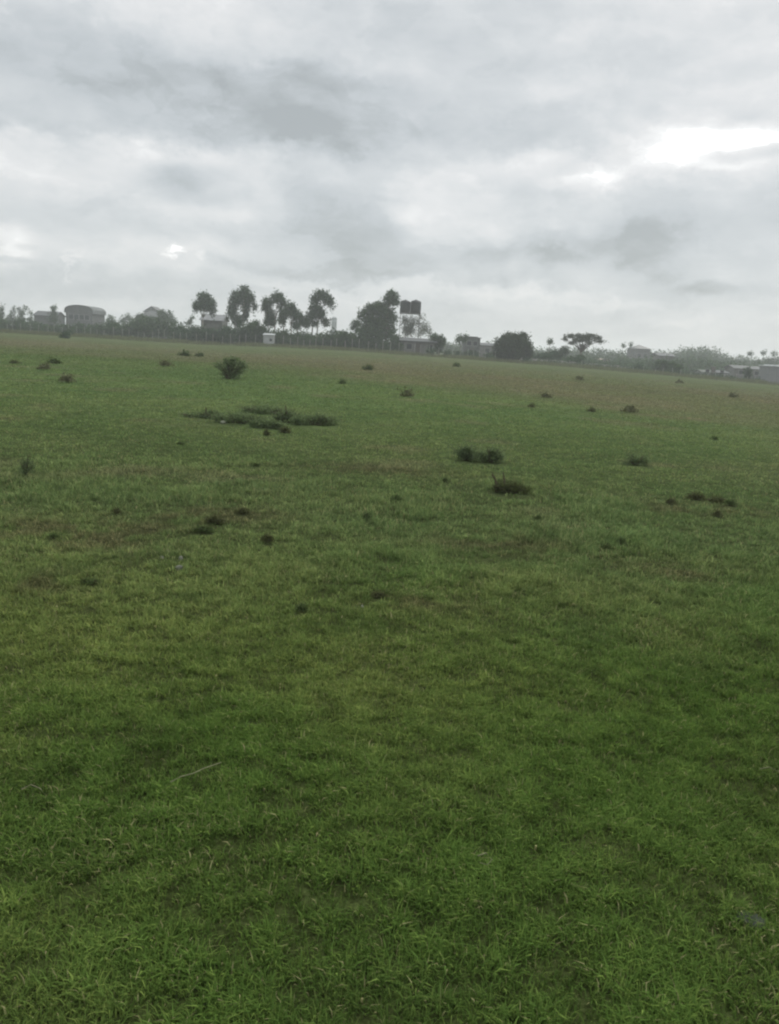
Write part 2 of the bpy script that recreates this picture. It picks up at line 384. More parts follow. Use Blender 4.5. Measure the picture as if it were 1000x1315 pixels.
# long hedges behind the fence: leafy runs one thing each
def hedge(label, top, Yf, n, leaf, m, thick=3.5, seed=0, name='hedge'):
    """top: [(px, py_top)] outline of the hedge crest"""
    rng = np.random.default_rng(seed)
    xs = np.array([a for a, _ in top], float); ys = np.array([b for _, b in top], float)
    bx = (xs[0] + xs[-1]) / 2; c = P(bx, ys.mean(), Yf); base = Vector((c.x, Yf, float(G(c.x, Yf))))
    root = tag(empty(name, base), label, 'hedge')
    lobes = []; mb = MB()
    x = xs[0]
    while x < xs[-1]:
        yt = np.interp(x, xs, ys) + rng.normal() * 2.2 + 1
        p = P(x, yt, Yf); gz = float(G(p.x, Yf)); h = max(.6, p.z - gz)
        w = h * (.5 + .25 * rng.random())
        yo = (rng.random() - .5) * thick
        lobes.append(((p.x - base.x, yo, gz - base.z + h * .48), (w, .9 + thick * .2, h * .52)))
        mb = MB(); mb.tube([(p.x - base.x, yo, gz - base.z - .1), (p.x - base.x + .1, yo, gz - base.z + h * .3), (p.x - base.x - .1, yo, gz - base.z + h * .75)], [.07, .05, .02], 5); mb.build('stem', TWIG, root, True)
        x += w / (Yf / F) * .8
    V, l, s, t = leaf_cloud(lobes, n, leaf, rng, .35)
    V[:, 2] = np.maximum(V[:, 2], float(min(G(V[:, 0] + base.x, V[:, 1] + Yf))) - base.z)
    link('foliage', np_mesh('foliage', V, l, s, t), m, root)
hedge('long overgrown hedge running from the white shed to the farm house', [(350, 421), (362, 425), (380, 424), (392, 426), (410, 427), (424, 423), (436, 427), (452, 430), (470, 432), (500, 436)], 146, 17000, .19, GREEN_FAR, seed=3)
hedge('dark overgrown hedge in front of the low dark house below the tall gum trees', [(228, 418), (240, 419), (255, 416), (275, 421), (300, 418), (320, 414), (345, 424)], 148, 14000, .2, GREEN_EUC, seed=4)
hedge('scrubby grey-green hedge before the long grey-roofed house at the far left', [(-60, 408), (0, 412), (30, 413), (60, 416), (100, 419), (130, 422)], 170, 11000, .22, GREEN_FAR, seed=5)
hedge('tall scrubby hedge in front of the stepped two-storey house', [(120, 415), (150, 413), (180, 411), (205, 408), (225, 411), (240, 418)], 165, 9500, .22, GREEN_FAR, seed=6)
hedge('low ragged hedge along the boundary beneath the acacia and beyond', [(690, 465), (720, 466), (750, 469), (790, 472), (830, 475), (880, 479), (930, 483), (975, 487)], 139, 6500, .14, GREEN_EUC, seed=7, thick=1.2)

# ------------------------------------------------------------------ far wood masses
def treeline(label, prof, Y, n, leaf, m, seed, spread):
    rng = np.random.default_rng(seed)
    xs = np.array([a for a, _ in prof], float); ys = np.array([b for _, b in prof], float)
    V = []; lobes = []
    k = int((xs[-1] - xs[0]) / 2.2)
    for i in range(k):
        x = xs[0] + (xs[-1] - xs[0]) * (i + rng.random()) / k
        yy = Y + (rng.random() - .5) * spread
        p = P(x, np.interp(x, xs, ys) + abs(rng.normal()) * 1.2, yy); gz = float(G(p.x, yy))
        h = max(1.0, p.z - gz) * (1 if rng.random() < .7 else .75)
        lobes.append(((p.x, yy, gz + h * .5), (h * .55 + 1.0, h * .5, h * .5)))
    V, l, s, t = leaf_cloud(lobes, n, leaf, rng, .4)
    o = link('treeline', np_mesh('treeline', V, l, s, t), m)
    tag(o, label, 'treeline', kind='stuff')
treeline('hazy mass of far trees along the skyline on the right', [(570, 441), (640, 440), (700, 446), (735, 447), (780, 447.5), (815, 450), (850, 449), (876, 449), (882, 446), (900, 444), (919, 446), (924, 453), (960, 458), (1000, 460), (1080, 465)], 300, 42000, .38, GREEN_FAR, 1, 40)
treeline('middle row of hazy scrub and trees behind the far houses on the right', [(670, 452), (720, 457), (790, 460), (830, 459), (900, 459), (930, 464), (1000, 468), (1080, 472)], 215, 26000, .3, GREEN_FAR, 2, 30)
treeline('nearer scrub between the low houses on the right', [(690, 459), (730, 464), (790, 467), (835, 466), (880, 472), (890, 474), (940, 475), (990, 478), (1080, 484)], 185, 15000, .24, GREEN_FAR, 5, 16)
treeline('hazy mass of far trees along the skyline on the left', [(-80, 406), (0, 408), (60, 412), (130, 415), (180, 414), (240, 421), (300, 425), (420, 428), (480, 430), (600, 440)], 290, 22000, .34, GREEN_FAR, 3, 30)

# ------------------------------------------------------------------ buildings
DARKGLASS = mat('dark_window_glass', (.03, .035, .04), .25, 2, .1, 0)
WOOD = mat('grey_door_wood', (.09, .08, .07), .8, 5, .3, .2)
def building(name, label, x0, x1, ytop, Y, wallm, roofm, roof='gable', ywall=None, depth=6.0, rz=0.0, windows=(), door=None, cat='house', over=.35, wallfrac=None, group=None):
    a = P(x0, ytop, Y); b = P(x1, ytop, Y); top = P((x0 + x1) / 2, ytop, Y).z
    cx = (a.x + b.x) / 2; w = b.x - a.x; cy = Y + depth / 2
    gz = float(G(cx, Y)) - .1
    root = tag(empty(name, (cx, cy, gz), rz), label, cat, group)
    H = top - gz
    hw = P((x0 + x1) / 2, ywall, Y).z - gz if ywall else H * .7
    x = w / 2; y = depth / 2
    mb = MB()
    if roof in ('gable_front', 'arch'):
        if roof == 'arch': prof = [(-x, 0), (x, 0)] + [(x * math.cos(t), hw + (H - hw) * math.sin(t) ** .55) for t in np.linspace(0.02, math.pi - .02, 13)]
        else: prof = [(-x, 0), (x, 0), (x, hw), (0, H - .1), (-x, hw)]
        mb.prism(prof, -y, y)
    elif roof in ('shed',):
        mb.add([(-x, -y, 0), (x, -y, 0), (x, y, 0), (-x, y, 0), (-x, -y, hw), (x, -y, hw), (x, y, H - .12), (-x, y, H - .12)],
               [(0, 1, 5, 4), (1, 2, 6, 5), (2, 3, 7, 6), (3, 0, 4, 7), (4, 5, 6, 7), (0, 3, 2, 1)])
    elif roof == 'gable':
        mb.add([(-x, -y, 0), (x, -y, 0), (x, y, 0), (-x, y, 0), (-x, -y, hw), (x, -y, hw), (x, y, hw), (-x, y, hw), (-x, 0, H - .12), (x, 0, H - .12)],
               [(0, 1, 5, 4), (2, 3, 7, 6), (1, 2, 6, 9, 5), (3, 0, 4, 8, 7), (0, 3, 2, 1), (4, 5, 9, 8), (6, 7, 8, 9)])
    else: mb.box(-x, x, -y, y, 0, hw)
    mb.build('wall', wallm, root)
    rb = MB(); t = .09
    if roof == 'gable':
        for s in (-1, 1):
            e = y + over; ze = hw - (H - hw) * over / y
            rb.add([(-x - over, s * e, ze), (x + over, s * e, ze), (x + over, 0, H), (-x - over, 0, H),
                    (-x - over, s * e, ze + t), (x + over, s * e, ze + t), (x + over, 0, H + t), (-x - over, 0, H + t)],
                   [(0, 1, 2, 3), (4, 5, 6, 7), (0, 1, 5, 4), (1, 2, 6, 5), (2, 3, 7, 6), (3, 0, 4, 7)])
    elif roof == 'hip':
        e = over; r = max(.2, x - y)
        rb.add([(-x - e, -y - e, hw), (x + e, -y - e, hw), (x + e, y + e, hw), (-x - e, y + e, hw), (-r, 0, H), (r, 0, H),
                (-x - e, -y - e, hw + .003), ], [(0, 1, 5, 4), (1, 2, 5), (2, 3, 4, 5), (3, 0, 4), (0, 3, 2, 1)])
    elif roof == 'shed':
        e = over
        rb.add([(-x - e, -y - e, hw - .05), (x + e, -y - e, hw - .05), (x + e, y + e, H), (-x - e, y + e, H),
                (-x - e, -y - e, hw + t), (x + e, -y - e, hw + t), (x + e, y + e, H + t + .05), (-x - e, y + e, H + t + .05)],
               [(3, 2, 1, 0), (4, 5, 6, 7), (0, 1, 5, 4), (1, 2, 6, 5), (2, 3, 7, 6), (3, 0, 4, 7)])
    elif roof == 'flat':
        rb.box(-x - over, x + over, -y - over, y + over, hw, hw + .14)
        rb.box(-x + .5, x - .5, -y + .5, y - .5, hw + .143, H)
    elif roof == 'arch':
        pr = [((x + over) * math.cos(q), hw + (H + .1 - hw) * abs(math.sin(q)) ** .55) for q in np.linspace(0.0, math.pi, 15)]
        pr2 = [((x + over - .1) * math.cos(q), hw - .05 + (H + .05 - hw) * abs(math.sin(q)) ** .55) for q in np.linspace(math.pi, 0, 15)]
        rb.prism(pr + pr2, -y - over, y + over)
    elif roof == 'gable_front':
        for s in (-1, 1):
            xe = s * (x + over); ze = hw - (H - hw) * over / x
            rb.add([(xe, -y - over, ze), (0, -y - over, H), (0, y + over, H), (xe, y + over, ze), (xe, -y - over, ze + t), (0, -y - over, H + t), (0, y + over, H + t), (xe, y + over, ze + t)],
                   [(0, 1, 2, 3), (4, 5, 6, 7), (0, 1, 5, 4), (1, 2, 6, 5), (2, 3, 7, 6), (3, 0, 4, 7)])
    rb.build('roof', roofm, root)
    for (fx, fz, ww, wh) in windows:
        f = MB(); X = -x + fx * w; Z = fz
        for q in ((X - ww / 2 - .08, X - ww / 2, Z - .08, Z + wh + .08), (X + ww / 2, X + ww / 2 + .08, Z - .08, Z + wh + .08),
                  (X - ww / 2, X + ww / 2, Z - .08, Z), (X - ww / 2, X + ww / 2, Z + wh, Z + wh + .08)):
            f.box(q[0], q[1], -y - .05, -y + .02, q[2], q[3])
        fo = f.build('window', CONCRETE, root)
        pmb = MB(); pmb.box(X - ww / 2, X + ww / 2, -y - .02, -y + .012, Z, Z + wh); pmb.build('pane', DARKGLASS, fo)
    if door:
        X = -x + door * w; d = MB(); d.box(X - .45, X + .45, -y - .06, -y + .02, .1, 2.1); dd = d.build('door', WOOD, root)
        hmb = MB(); hmb.tube([(X + .33, -y - .12, 1.0), (X + .33, -y - .12, 1.14)], .02, 6); hmb.build('handle', BARK_PALE, dd)
    return root
def rgbm(n, c, **k): return mat(n, c, **k)
GREYWALL = rgbm('grey_plaster', (.085, .09, .085), scale=1.2)
BLOCK = rgbm('grey_block_wall', (.13, .13, .12), scale=2)
PALEWALL = rgbm('pale_wall', (.21, .22, .21), scale=1.5, var=.15)
WHITEWALL = rgbm('whitewashed_wall', (.34, .35, .35), scale=1.5, var=.12)
TIN = rgbm('weathered_tin_roof', (.08, .085, .085), rough=.85, scale=2.5, var=.2)
TIN_PALE = rgbm('pale_tin_roof', (.075, .08, .08), rough=.85, scale=2.5, var=.15)
TIN_DARK = rgbm('dark_tin_roof', (.075, .08, .075), rough=.6, scale=1.5, var=.25)
RUST = rgbm('rusty_tin_roof', (.16, .12, .09), rough=.7, scale=2, var=.3)

building('long_house', 'long low house with a weathered grey tin roof at the far left', 43, 70, 399.5, 225, GREYWALL, TIN, 'gable', 405, 7, .03,
         [(.2, 1.2, 1.0, 1.1), (.45, 1.2, 1.0, 1.1), (.85, 1.2, 1.0, 1.1)], .65)
building('arched_building', 'big grey building with an arched roof right of the long low house', 84, 118, 392, 235, GREYWALL, rgbm('arch_roof', (.12, .13, .125), scale=1), 'arch', 402, 10, 0,
         [(.2, 4.0, 1.3, 1.3), (.4, 4.0, 1.3, 1.3), (.6, 4.0, 1.3, 1.3), (.8, 4.0, 1.3, 1.3), (.3, 1.3, 1.2, 1.2), (.7, 1.3, 1.2, 1.2)], .5, cat='building')
building('two_storey_house', 'stepped two-storey house with a dark roof among trees on the left', 174, 207, 399, 240, GREYWALL, TIN_DARK, 'hip', 406, 8, 0,
         [(.25, 3.6, 1.2, 1.2), (.5, 3.6, 1.2, 1.2), (.75, 3.6, 1.2, 1.2)], .5)
# its raised middle storey with a pale gable
r_ = building('gabled_loft_house', 'narrow taller house with a pale triangular gable behind the stepped dark-roofed house', 185, 204, 393.5, 252, rgbm('gable_wall', (.22, .23, .22), scale=2), TIN_DARK, 'gable_front', 400, 6, 0, [(.5, 6.4, 1.0, .9)], None)
building('low_dark_house', 'low dark house with a mid-grey roof below the two leftmost gum trees', 257, 284, 403.5, 165, rgbm('dark_wall', (.11, .11, .10), scale=1.5), rgbm('mid_roof', (.16, .165, .165), scale=1.5), 'gable', 411, 7, .05, [(.25, 1.2, 1, 1.1), (.7, 1.2, 1, 1.1)], .5)
building('white_shed', 'small whitewashed shed in the hedge below the hollow-crowned gum tree', 338, 351, 429, 141.5, WHITEWALL, rgbm('shed_roof', (.36, .37, .37)), 'shed', 430.5, 1.6, 0, [(.75, 1.0, .35, .35)], None, cat='shed', over=.12)
building('farm_house', 'long farm house with a pale sheet roof right of the broad dark tree clump', 504, 558, 434.5, 147, BLOCK, TIN_PALE, 'shed', 438.5, 5, .02,
         [(.16, 1.0, .9, .9), (.4, 1.0, .9, .9), (.9, 1.1, .8, .8)], .62, over=.5)
building('square_house', 'grey flat-roofed house with a square top between farm house and dome tree', 597, 617, 432, 175, GREYWALL, TIN_DARK, 'flat', 434, 6, 0, [(.3, 2.6, .9, .9), (.7, 2.6, .9, .9)], .5, over=.2)
building('grey_wall_house', 'low grey house wall filling the gap left of the dome tree', 616, 642, 441, 190, BLOCK, TIN, 'gable', 444, 6, 0, [(.4, 1.3, 1, 1)], .7)
building('domed_house', 'far house with a rounded hipped roof on the skyline right of the acacia', 816, 836, 443, 270, GREYWALL, TIN_DARK, 'hip', 448, 9, 0, [(.3, 3, 1.2, 1.2), (.7, 3, 1.2, 1.2)], None)
G_H = 'scattered houses on the far right'
building('small_house', 'small far house with a bright tin roof right of the dark spreading bush', 894, 907, 467.5, 210, BLOCK, TIN_PALE, 'gable', 469.8, 5, .1, [(.5, .9, .8, .8)], None, group=G_H)
building('small_house', 'pale-walled low house, left one of the two nearest the boundary on the right', 903, 921, 476, 165, PALEWALL, rgbm('mossy_roof', (.07, .08, .065)), 'gable', 478.5, 5, 0, [(.3, .8, .7, .7)], .7, group=G_H)
building('small_house', 'pale-walled low house, right one of the two nearest the boundary on the right', 922, 935, 476.5, 165, PALEWALL, TIN, 'gable', 479, 5, 0, [(.4, .8, .7, .7)], None, group=G_H)
building('small_house', 'grey house with a faded wide roof behind the narrow dark bush', 945, 985, 470.5, 175, BLOCK, rgbm('faded_roof', (.10, .105, .10)), 'gable', 474, 6, -.03, [(.2, 1, .8, .8), (.7, 1, .8, .8)], .45, group=G_H)
building('small_house', 'far grey house half hidden under the highest skyline trees on the right', 846, 866, 454, 215, BLOCK, rgbm('far_roof', (.10, .105, .105)), 'gable', 457, 6, 0, [(.5, 1.2, 1, 1)], None, group=G_H)
building('small_house', 'rusty-roofed low house beyond the green strip right of the acacia trunk', 770, 784, 461, 210, BLOCK, RUST, 'gable', 463.5, 5, 0, [(.5, 1, .8, .8)], None, group=G_H)
building('block_hut', 'white block hut with a bright roof edge at the right photo edge', 989, 1016, 469, 138, rgbm('hut_wall', (.20, .205, .205), scale=1.5, var=.08), rgbm('bright_roof_edge', (.62, .63, .63)), 'flat', 471, 4, 0, [(.75, 1.2, .7, .7)], None, cat='hut', over=.15)

# raised twin water tanks
def tank_tower():
    Y = 158.0; c = P(526.5, 402, Y); gz = float(G(c.x, Y)); zt = c.z - gz
    root = tag(empty('water_tower', (c.x, Y, gz)), 'slender frame tower carrying the two dark water tanks', 'tower')
    sc = P(501, 440, Y).x - P(500, 440, Y).x
    x = 12.5 * sc; y = 1.0
    for sx in (-1, 1):
        for sy in (-1, 1):
            m = MB(); m.tube([(sx * x, sy * y, -.1), (sx * x * .97, sy * y, zt - .2)], .055, 6); m.build('leg', STEEL, root)
    m = MB(); m.box(-x - .15, x + .15, -y - .15, y + .15, zt - .2, zt); m.build('platform', STEEL, root)
    m = MB()
    for k in range(3):
        z0 = zt * k / 3; z1 = zt * (k + 1) / 3 - .2
        for sy in (-1, 1): m.tube([(-x, sy * y, z0), (x, sy * y, z1)], .02, 4); m.tube([(x, sy * y, z0), (-x, sy * y, z1)], .02, 4)
    m.build('brace', STEEL, root)
    for i, px in enumerate((519.8, 533.3)):
        q = P(px, 402, Y); h = (402 - (386.6 if i == 0 else 385.8)) * sc; r = 6.6 * sc
        t = tag(empty('water_tank', (q.x, Y, gz + zt + .003)), ['dark water tank, left one of the pair on the tower', 'dark slightly taller water tank, right one of the pair on the tower'][i], 'water tank', 'water tanks on the tower')
        mb = MB(); prof = [(r * .97, 0), (r, .04)]
        for k in range(5):
            z = h * (.12 + .15 * k); prof += [(r, z), (r * 1.03, z + .04), (r * 1.03, z + .1), (r, z + .14)]
        prof += [(r, h * .86), (r * .8, h * .95), (r * .3, h)]
        mb.lathe(prof, n=20); mb.build('tank_body', TANK, t, True)
        mb = MB(); mb.lathe([(r * .27, 0), (r * .27, .08), (r * .1, .1)], (0, 0, h), 12); mb.build('lid', TANK, t, True)
STEEL = mat('tower_steel', (.12, .12, .115), .6, 4, .2, .1)
TANK = mat('black_plastic_tank', (.022, .024, .022), .5, 1.5, .2, 0)
tank_tower()
# pale distant round-topped tower
q = P(428.5, 425, 260); gz = float(G(q.x, 260)); sc = 260 / F; h = P(428.5, 406.5, 260).z - gz
t = tag(empty('silo', (q.x, 260, gz)), 'pale round-topped silo far behind the hedge right of the mushroom-topped gum tree', 'silo')
mb = MB(); r = 3.3 * sc; mb.lathe([(r, 0), (r, h * .55), (r * 1.0, h * .8), (r * 1.0, h - r * .9)], n=20); mb.build('silo_body', rgbm('silo_metal', (.32, .34, .34), rough=.5), t, True)
mb = MB(); mb.lathe([(r * 1.03, 0), (r * .95, r * .35), (r * .7, r * .68), (r * .3, r * .88), (.05, r * .92)], (0, 0, h - r * .9), 20); mb.build('domed_cap', rgbm('silo_metal', (.55, .57, .58)), t, True)

# ------------------------------------------------------------------ fence with posts, wires
POST = mat('pale_fence_post', (.24, .235, .215), .9, 8, .25, .2)
def fence(label, xs, dy, Yf, hgt, step, postm, name='wire_fence'):
    pts = []
    x = xs[0]
    rng = random.Random(5)
    while x <= xs[1]:
        p = P(x, 450, Yf + dy * (x - xs[0])); pts.append(Vector((p.x, p.y, float(G(p.x, p.y))))); x += step * rng.uniform(.75, 1.35)
    base = pts[len(pts) // 2]
    root = tag(empty(name, base), label, 'fence')
    for q in pts:
        l = q - base; a = (rng.random() - .5) * .12; hh = hgt * (.7 + .4 * rng.random())
        m = MB(); m.tube([l - Vector((0, 0, .2)), l + Vector((a * .5, 0, hh * .5)), l + Vector((a, .02, hh))], [.042, .038, .034], 6); m.build('post', postm, root, True)
    m = MB()
    for k in range(4):
        z = hgt * (.22 + .22 * k)
        m.tube([q - base + Vector((0, -.06, z)) for q in pts], .006, 4)
    m.build('wire', STEEL, root)
fence('wire fence on pale posts along the left and middle far edge of the grass', (-60, 640), 0, 137.5, 1.9, 9.5, POST)
fence('low wire fence on short posts along the right far edge of the grass', (690, 1080), 0, 136.5, 1.1, 12, POST)
# low stone wall at right
def low_wall(label, x0, x1, Yw, h):
    a = P(x0, 460, Yw); b = P(x1, 460, Yw); n = 40; mb = MB(); rng = random.Random(3)
    base = Vector(((a.x + b.x) / 2, Yw, float(G((a.x + b.x) / 2, Yw))))
    prev = None; vs = []; fs = []
    for i in range(n + 1):
        x = a.x + (b.x - a.x) * i / n; g = float(G(x, Yw)) - base.z; hh = h * (.85 + .3 * rng.random())
        for (yy, zz) in ((-.25, g - .1), (.25, g - .1), (.2, g + hh), (-.2, g + hh)): vs.append((x - base.x, yy, zz))
        if i:
            k = i * 4; j = k - 4
            fs += [(j, j + 3, k + 3, k), (j + 3, j + 2, k + 2, k + 3), (j + 2, j + 1, k + 1, k + 2)]
    fs += [(0, 1, 2, 3), (n * 4, n * 4 + 3, n * 4 + 2, n * 4 + 1)]
    mb.add(vs, fs); o = mb.build('field_wall', rgbm('field_stone', (.25, .24, .22), scale=3, var=.35), None); o.location = base
    tag(o, label, 'wall')
low_wall('low grey stone wall under the acacia at the far edge of the grass', 640, 812, 142.5, .75)

# ------------------------------------------------------------------ shrubs and weeds out in the field
CLEAR = []
def shrub(name, label, cat, px, py, w, h, n, leaf, seed=0, m=None, lobes=None, group=None, sprigs=(), shape=None, dw=.8):
    """w,h in photo pixels; base at (px, py)"""
    b = on_ground(px, py); s = b.y / F * math.hypot(1, 0)
    s = (P(px + 1, py, b.y).x - P(px, py, b.y).x)
    rng = np.random.default_rng(seed + 100)
    root = tag(empty(name, b - Vector((0, 0, .01))), label, cat, group)
    h *= 1.05 if w > 25 else 1.3
    W, H = w * s, h * s
    if b.y < 30: CLEAR.append((b.x, b.y - .25 * W, .52 * W, .5 * W * dw + 1.1 * H)); root.location.z += .012 if b.y < 10 else 0
    LL = []
    lobes = lobes or [(0, .5, .5, .5), (-.22, .38, .28, .36), (.25, .36, .27, .34), (.05, .6, .3, .38)]
    for (lx, lz, rx, rz) in lobes:
        LL.append(((lx * W, (rng.random() - .5) * W * .25, lz * H), (rx * W, rx * W * dw, rz * H)))
    V, l, st, t = leaf_cloud(LL, n, leaf * s, rng, .3, floor=.01, cspread=1.8 if w > 25 else 1.5, clump=7)
    link('foliage', np_mesh('foliage', V, l, st, t), m or GREEN_BUSH, root)
    mb = MB()
    for k in range(26 if w > 25 else 8):
        c = LL[k % len(LL)]
        e = Vector(c[0]) + Vector((rng.normal() * c[1][0] * .7, rng.normal() * c[1][1] * .6, c[1][2] * (.4 + .95 * rng.random())))
        e.z = max(e.z, .02)
        mb.tube([(e.x * .15, e.y * .15, -.02), (e.x * .5, e.y * .5, e.z * .6), e], [.5 * s, .4 * s, .15 * s], 5)
    for (sx, sz, dx) in sprigs:
        mb.tube([(sx * W, 0, 0), ((sx + dx * .4) * W, 0, sz * H * .6), ((sx + dx) * W, 0, sz * H)], [1.5 * s, 1.2 * s, .6 * s], 5)
    mb.build('twigs', TWIG, root)
    return root
shrub('round_shrub', 'round dark green shrub alone in the far grass before the gum trees', 'shrub', 296, 487, 42, 27, 2300, 1.35, 1,
      lobes=[(-.08, .5, .2, .3), (-.36, .6, .13, .14), (.34, .66, .14, .12), (.1, .84, .2, .13), (-.12, .8, .16, .14), (-.14, .22, .2, .16), (.22, .42, .16, .2), (.1, .2, .16, .14)])
G_S = 'low scrub patch in the middle distance'
for i, a in enumerate([
    ('thin flat strand of scrub at the left tip of the long scrub patch', 250, 536, 34, 6, 500),
    ('scrub tuft with a small dark knob on top near the left tip of the patch', 271, 538, 26, 14, 700),
    ('main dark spread of low scrub, left of the patch centre', 305, 543, 62, 16, 2600),
    ('low scrub clump bulging toward the viewer at the patch centre', 345, 549, 44, 13, 1700),
    ('scrub at the back of the patch, behind its centre', 338, 531, 60, 12, 1500),
    ('scrub clump with one upright shoot right of the patch centre', 368, 543, 36, 20, 1500),
    ('dense dark scrub forming the right end of the patch', 404, 546, 56, 17, 2500)]):
    shrub('low_scrub', a[0], 'scrub', a[1], a[2], a[3] * 1.22, a[4] * .88, int(a[5] * 1.1), 1.3, 10 + i, group=G_S,
          lobes=[(-.28, .35, .24, .35), (0, .45, .3, .42), (.28, .35, .24, .38), (.1, .6, .15, .3)], sprigs=((.0, 1.25, -.05),) if i == 5 else ((-.2, 1.2, -.02),) if i == 1 else (), dw=.5)
G_M = 'small shrubs in the middle of the grass'
shrub('small_shrub', 'bigger left half of a pair of touching shrubs, just behind the twig-horned shrub', 'shrub', 601, 592, 42, 22, 2000, 1.25, 30, group=G_M,
      lobes=[(-.2, .45, .28, .4), (.15, .4, .3, .36), (-.05, .68, .25, .28)])
shrub('small_shrub', 'lower right half of a pair of touching shrubs, just behind the twig-horned shrub', 'shrub', 629, 594, 42, 21, 1900, 1.25, 31, group=G_M,
      lobes=[(-.2, .38, .3, .36), (.2, .42, .28, .4), (.1, .7, .2, .26)])
shrub('small_shrub', 'dark double-humped shrub on the right side of the field', 'shrub', 816, 598, 42, 15, 1500, 1.2, 32, group=G_M,
      lobes=[(-.3, .25, .22, .25), (-.05, .55, .2, .42), (.28, .5, .16, .4), (.08, .3, .34, .3)])
shrub('small_shrub', 'low dark mound of a shrub with two twig horns sticking up at its left', 'shrub', 656, 633, 54, 16, 2000, 1.3, 33, group=G_M, m=leaf_mat('dark_mound_leaves', (.034, .043, .017), (.10, .118, .044), scale=5),
      lobes=[(0, .42, .36, .42), (.26, .3, .26, .28), (-.28, .35, .2, .34)], sprigs=((-.32, 1.55, -.18), (-.28, 1.35, -.22), (-.15, 1.6, -.08), (-.36, 1.1, -.06)))
# leafless sprig on the left
def sprig(label, px, py, hpx, k, seed):
    b = on_ground(px, py); s = P(px + 1, py, b.y).x - P(px, py, b.y).x; rng = random.Random(seed)
    root = tag(empty('thorny_sprig', b), label, 'plant', None)
    mb = MB(); tips = []
    for i in range(k):
        a = rng.uniform(-1, 1); H = hpx * s * rng.uniform(.45, 1); e = Vector((a * hpx * s * .55, rng.uniform(-.3, .3) * H, H))
        mb.tube([(rng.uniform(-1, 1) * s, 0, -.02), (e.x * .35, e.y * .4, H * .55), e], [.7 * s, .55 * s, .25 * s], 5); tips.append(e)
    mb.build('stem', TWIG, root)
    LL = [((e.x * .7, e.y * .7, e.z * .7), (2.2 * s, 2.2 * s, 3.5 * s)) for e in tips] + [((0, 0, hpx * s * .2), (hpx * s * .4, hpx * s * .3, hpx * s * .2))]
    V, l, st, t = leaf_cloud(LL, 900, 1.15 * s, np.random.default_rng(seed), .2, floor=.005)
    link('leaves', np_mesh('leaves', V, l, st, t), GREEN_BUSH, root)
sprig('spiky upright sprig growing alone near the left photo edge', 33, 611, 28, 13, 3)

G_W = 'weed clumps scattered in the grass'
WEEDS = [
 (508, 645, 20, 9, 'dark weed clump left of the twig-horned shrub'), (343, 697, 17, 12, 'compact dark weed tuft right of the brownish worn patches'),
 (387, 787, 16, 13, 'roundest dark weed tuft, alone in the bright green grass at centre left'), (690, 668, 9, 6, 'tiny dark weed just below and right of the twig-horned shrub'),
 (571, 619, 9, 5, 'tiny dark weed left of the twig-horned shrub'), (893, 642, 26, 11, 'olive weed clump at the left end of the weedy streak on the right'),
 (918, 645, 26, 8, 'sparse weed in the middle of the weedy streak on the right'), (938, 649, 16, 7, 'weed at the right end of the weedy streak on the right'),
 (861, 648, 16, 7, 'brownish weed just left of the weedy streak on the right'), (921, 663, 12, 8, 'greyish weed below the weedy streak on the right'),
 (69, 467, 20, 6, 'dark flat weed clump far out on the left'), (19, 467, 14, 4, 'faint flat weed at the far left edge of the field'),
 (237, 457, 18, 5, 'dark flat weed left of the round shrub'), (256, 458, 12, 5, 'small flat weed nearest the round shrub on its left'),
 (439, 493, 9, 5, 'small green weed right of the round shrub, beyond the scrub patch'), (471, 475, 16, 5, 'green weed clump far out below the broad trees'),
 (585, 471, 9, 4, 'tiny weed far out below the square-topped house'), (683, 523, 10, 4, 'tiny dark weed in the brownish grass at the centre right'),
 (760, 529, 12, 5, 'small green weed in the brownish grass above the double-humped shrub'), (917, 565, 10, 4, 'tiny green weed right of and above the double-humped shrub'),
 (276, 672, 26, 12, 'straggly dark weed in the brownish worn patch at left'), (311, 661, 22, 9, 'straggly grey-brown weed right of the worn patch at left'),
 (262, 684, 30, 10, 'spreading weed at the lower rim of the worn patch at left'), (69, 692, 14, 7, 'dark weed in the leftmost worn patch'),
 (150, 660, 12, 7, 'faint weed above the worn patches at left'), (74, 732, 12, 6, 'dark low weed below the leftmost worn patch'),
 (115, 750, 26, 7, 'flat dark weed left of and below the pale stones'), (470, 668, 11, 9, 'narrow dark weed directly below the centre weed clump'),
 (779, 705, 16, 6, 'flat dark weed, left one of a close pair at right'), (796, 699, 13, 9, 'upright dark weed, right one of a close pair at right'),
 (329, 599, 10, 5, 'tiny weed below the scrub patch'), (293, 601, 7, 4, 'tiny brown weed left of the one below the scrub patch'), (232, 571, 9, 4, 'tiny weed below the left tip of the scrub patch'),
 (155, 622, 8, 4, 'tiny weed halfway between the spiky sprig and the worn patch'), (366, 556, 16, 8, 'olive weed just in front of the right half of the scrub patch'), (342, 559, 9, 8, 'olive weed just in front of the scrub patch centre'),
 (485, 768, 22, 8, 'weathered brown weed above the lone pale pebble'), (803, 590, 1, 1, None),
]
wrng = random.Random(4)
OLIVE = leaf_mat('olive_weed_leaves', (.050, .056, .025), (.13, .14, .06), scale=9)
DKWEED = leaf_mat('dark_weed_leaves', (.042, .062, .024), (.12, .165, .06), scale=9)
for i, (px, py, w, h, lab) in enumerate(WEEDS):
    if not lab: continue
    brownish = any(k in lab for k in ('olive', 'brown', 'straggly', 'weathered', 'sparse', 'faint', 'grey'))
    shrub('weed_clump', lab, 'weed', px, py, w, h, 170 + int(w * h * 2.2), 1.0 if w < 15 else 1.2, 200 + i, group=G_W, m=OLIVE if brownish else DKWEED,
          lobes=[(0, .4, .3, .42), (-.28, .25, .2, .25), (.26, .28, .22, .28)], dw=.7)

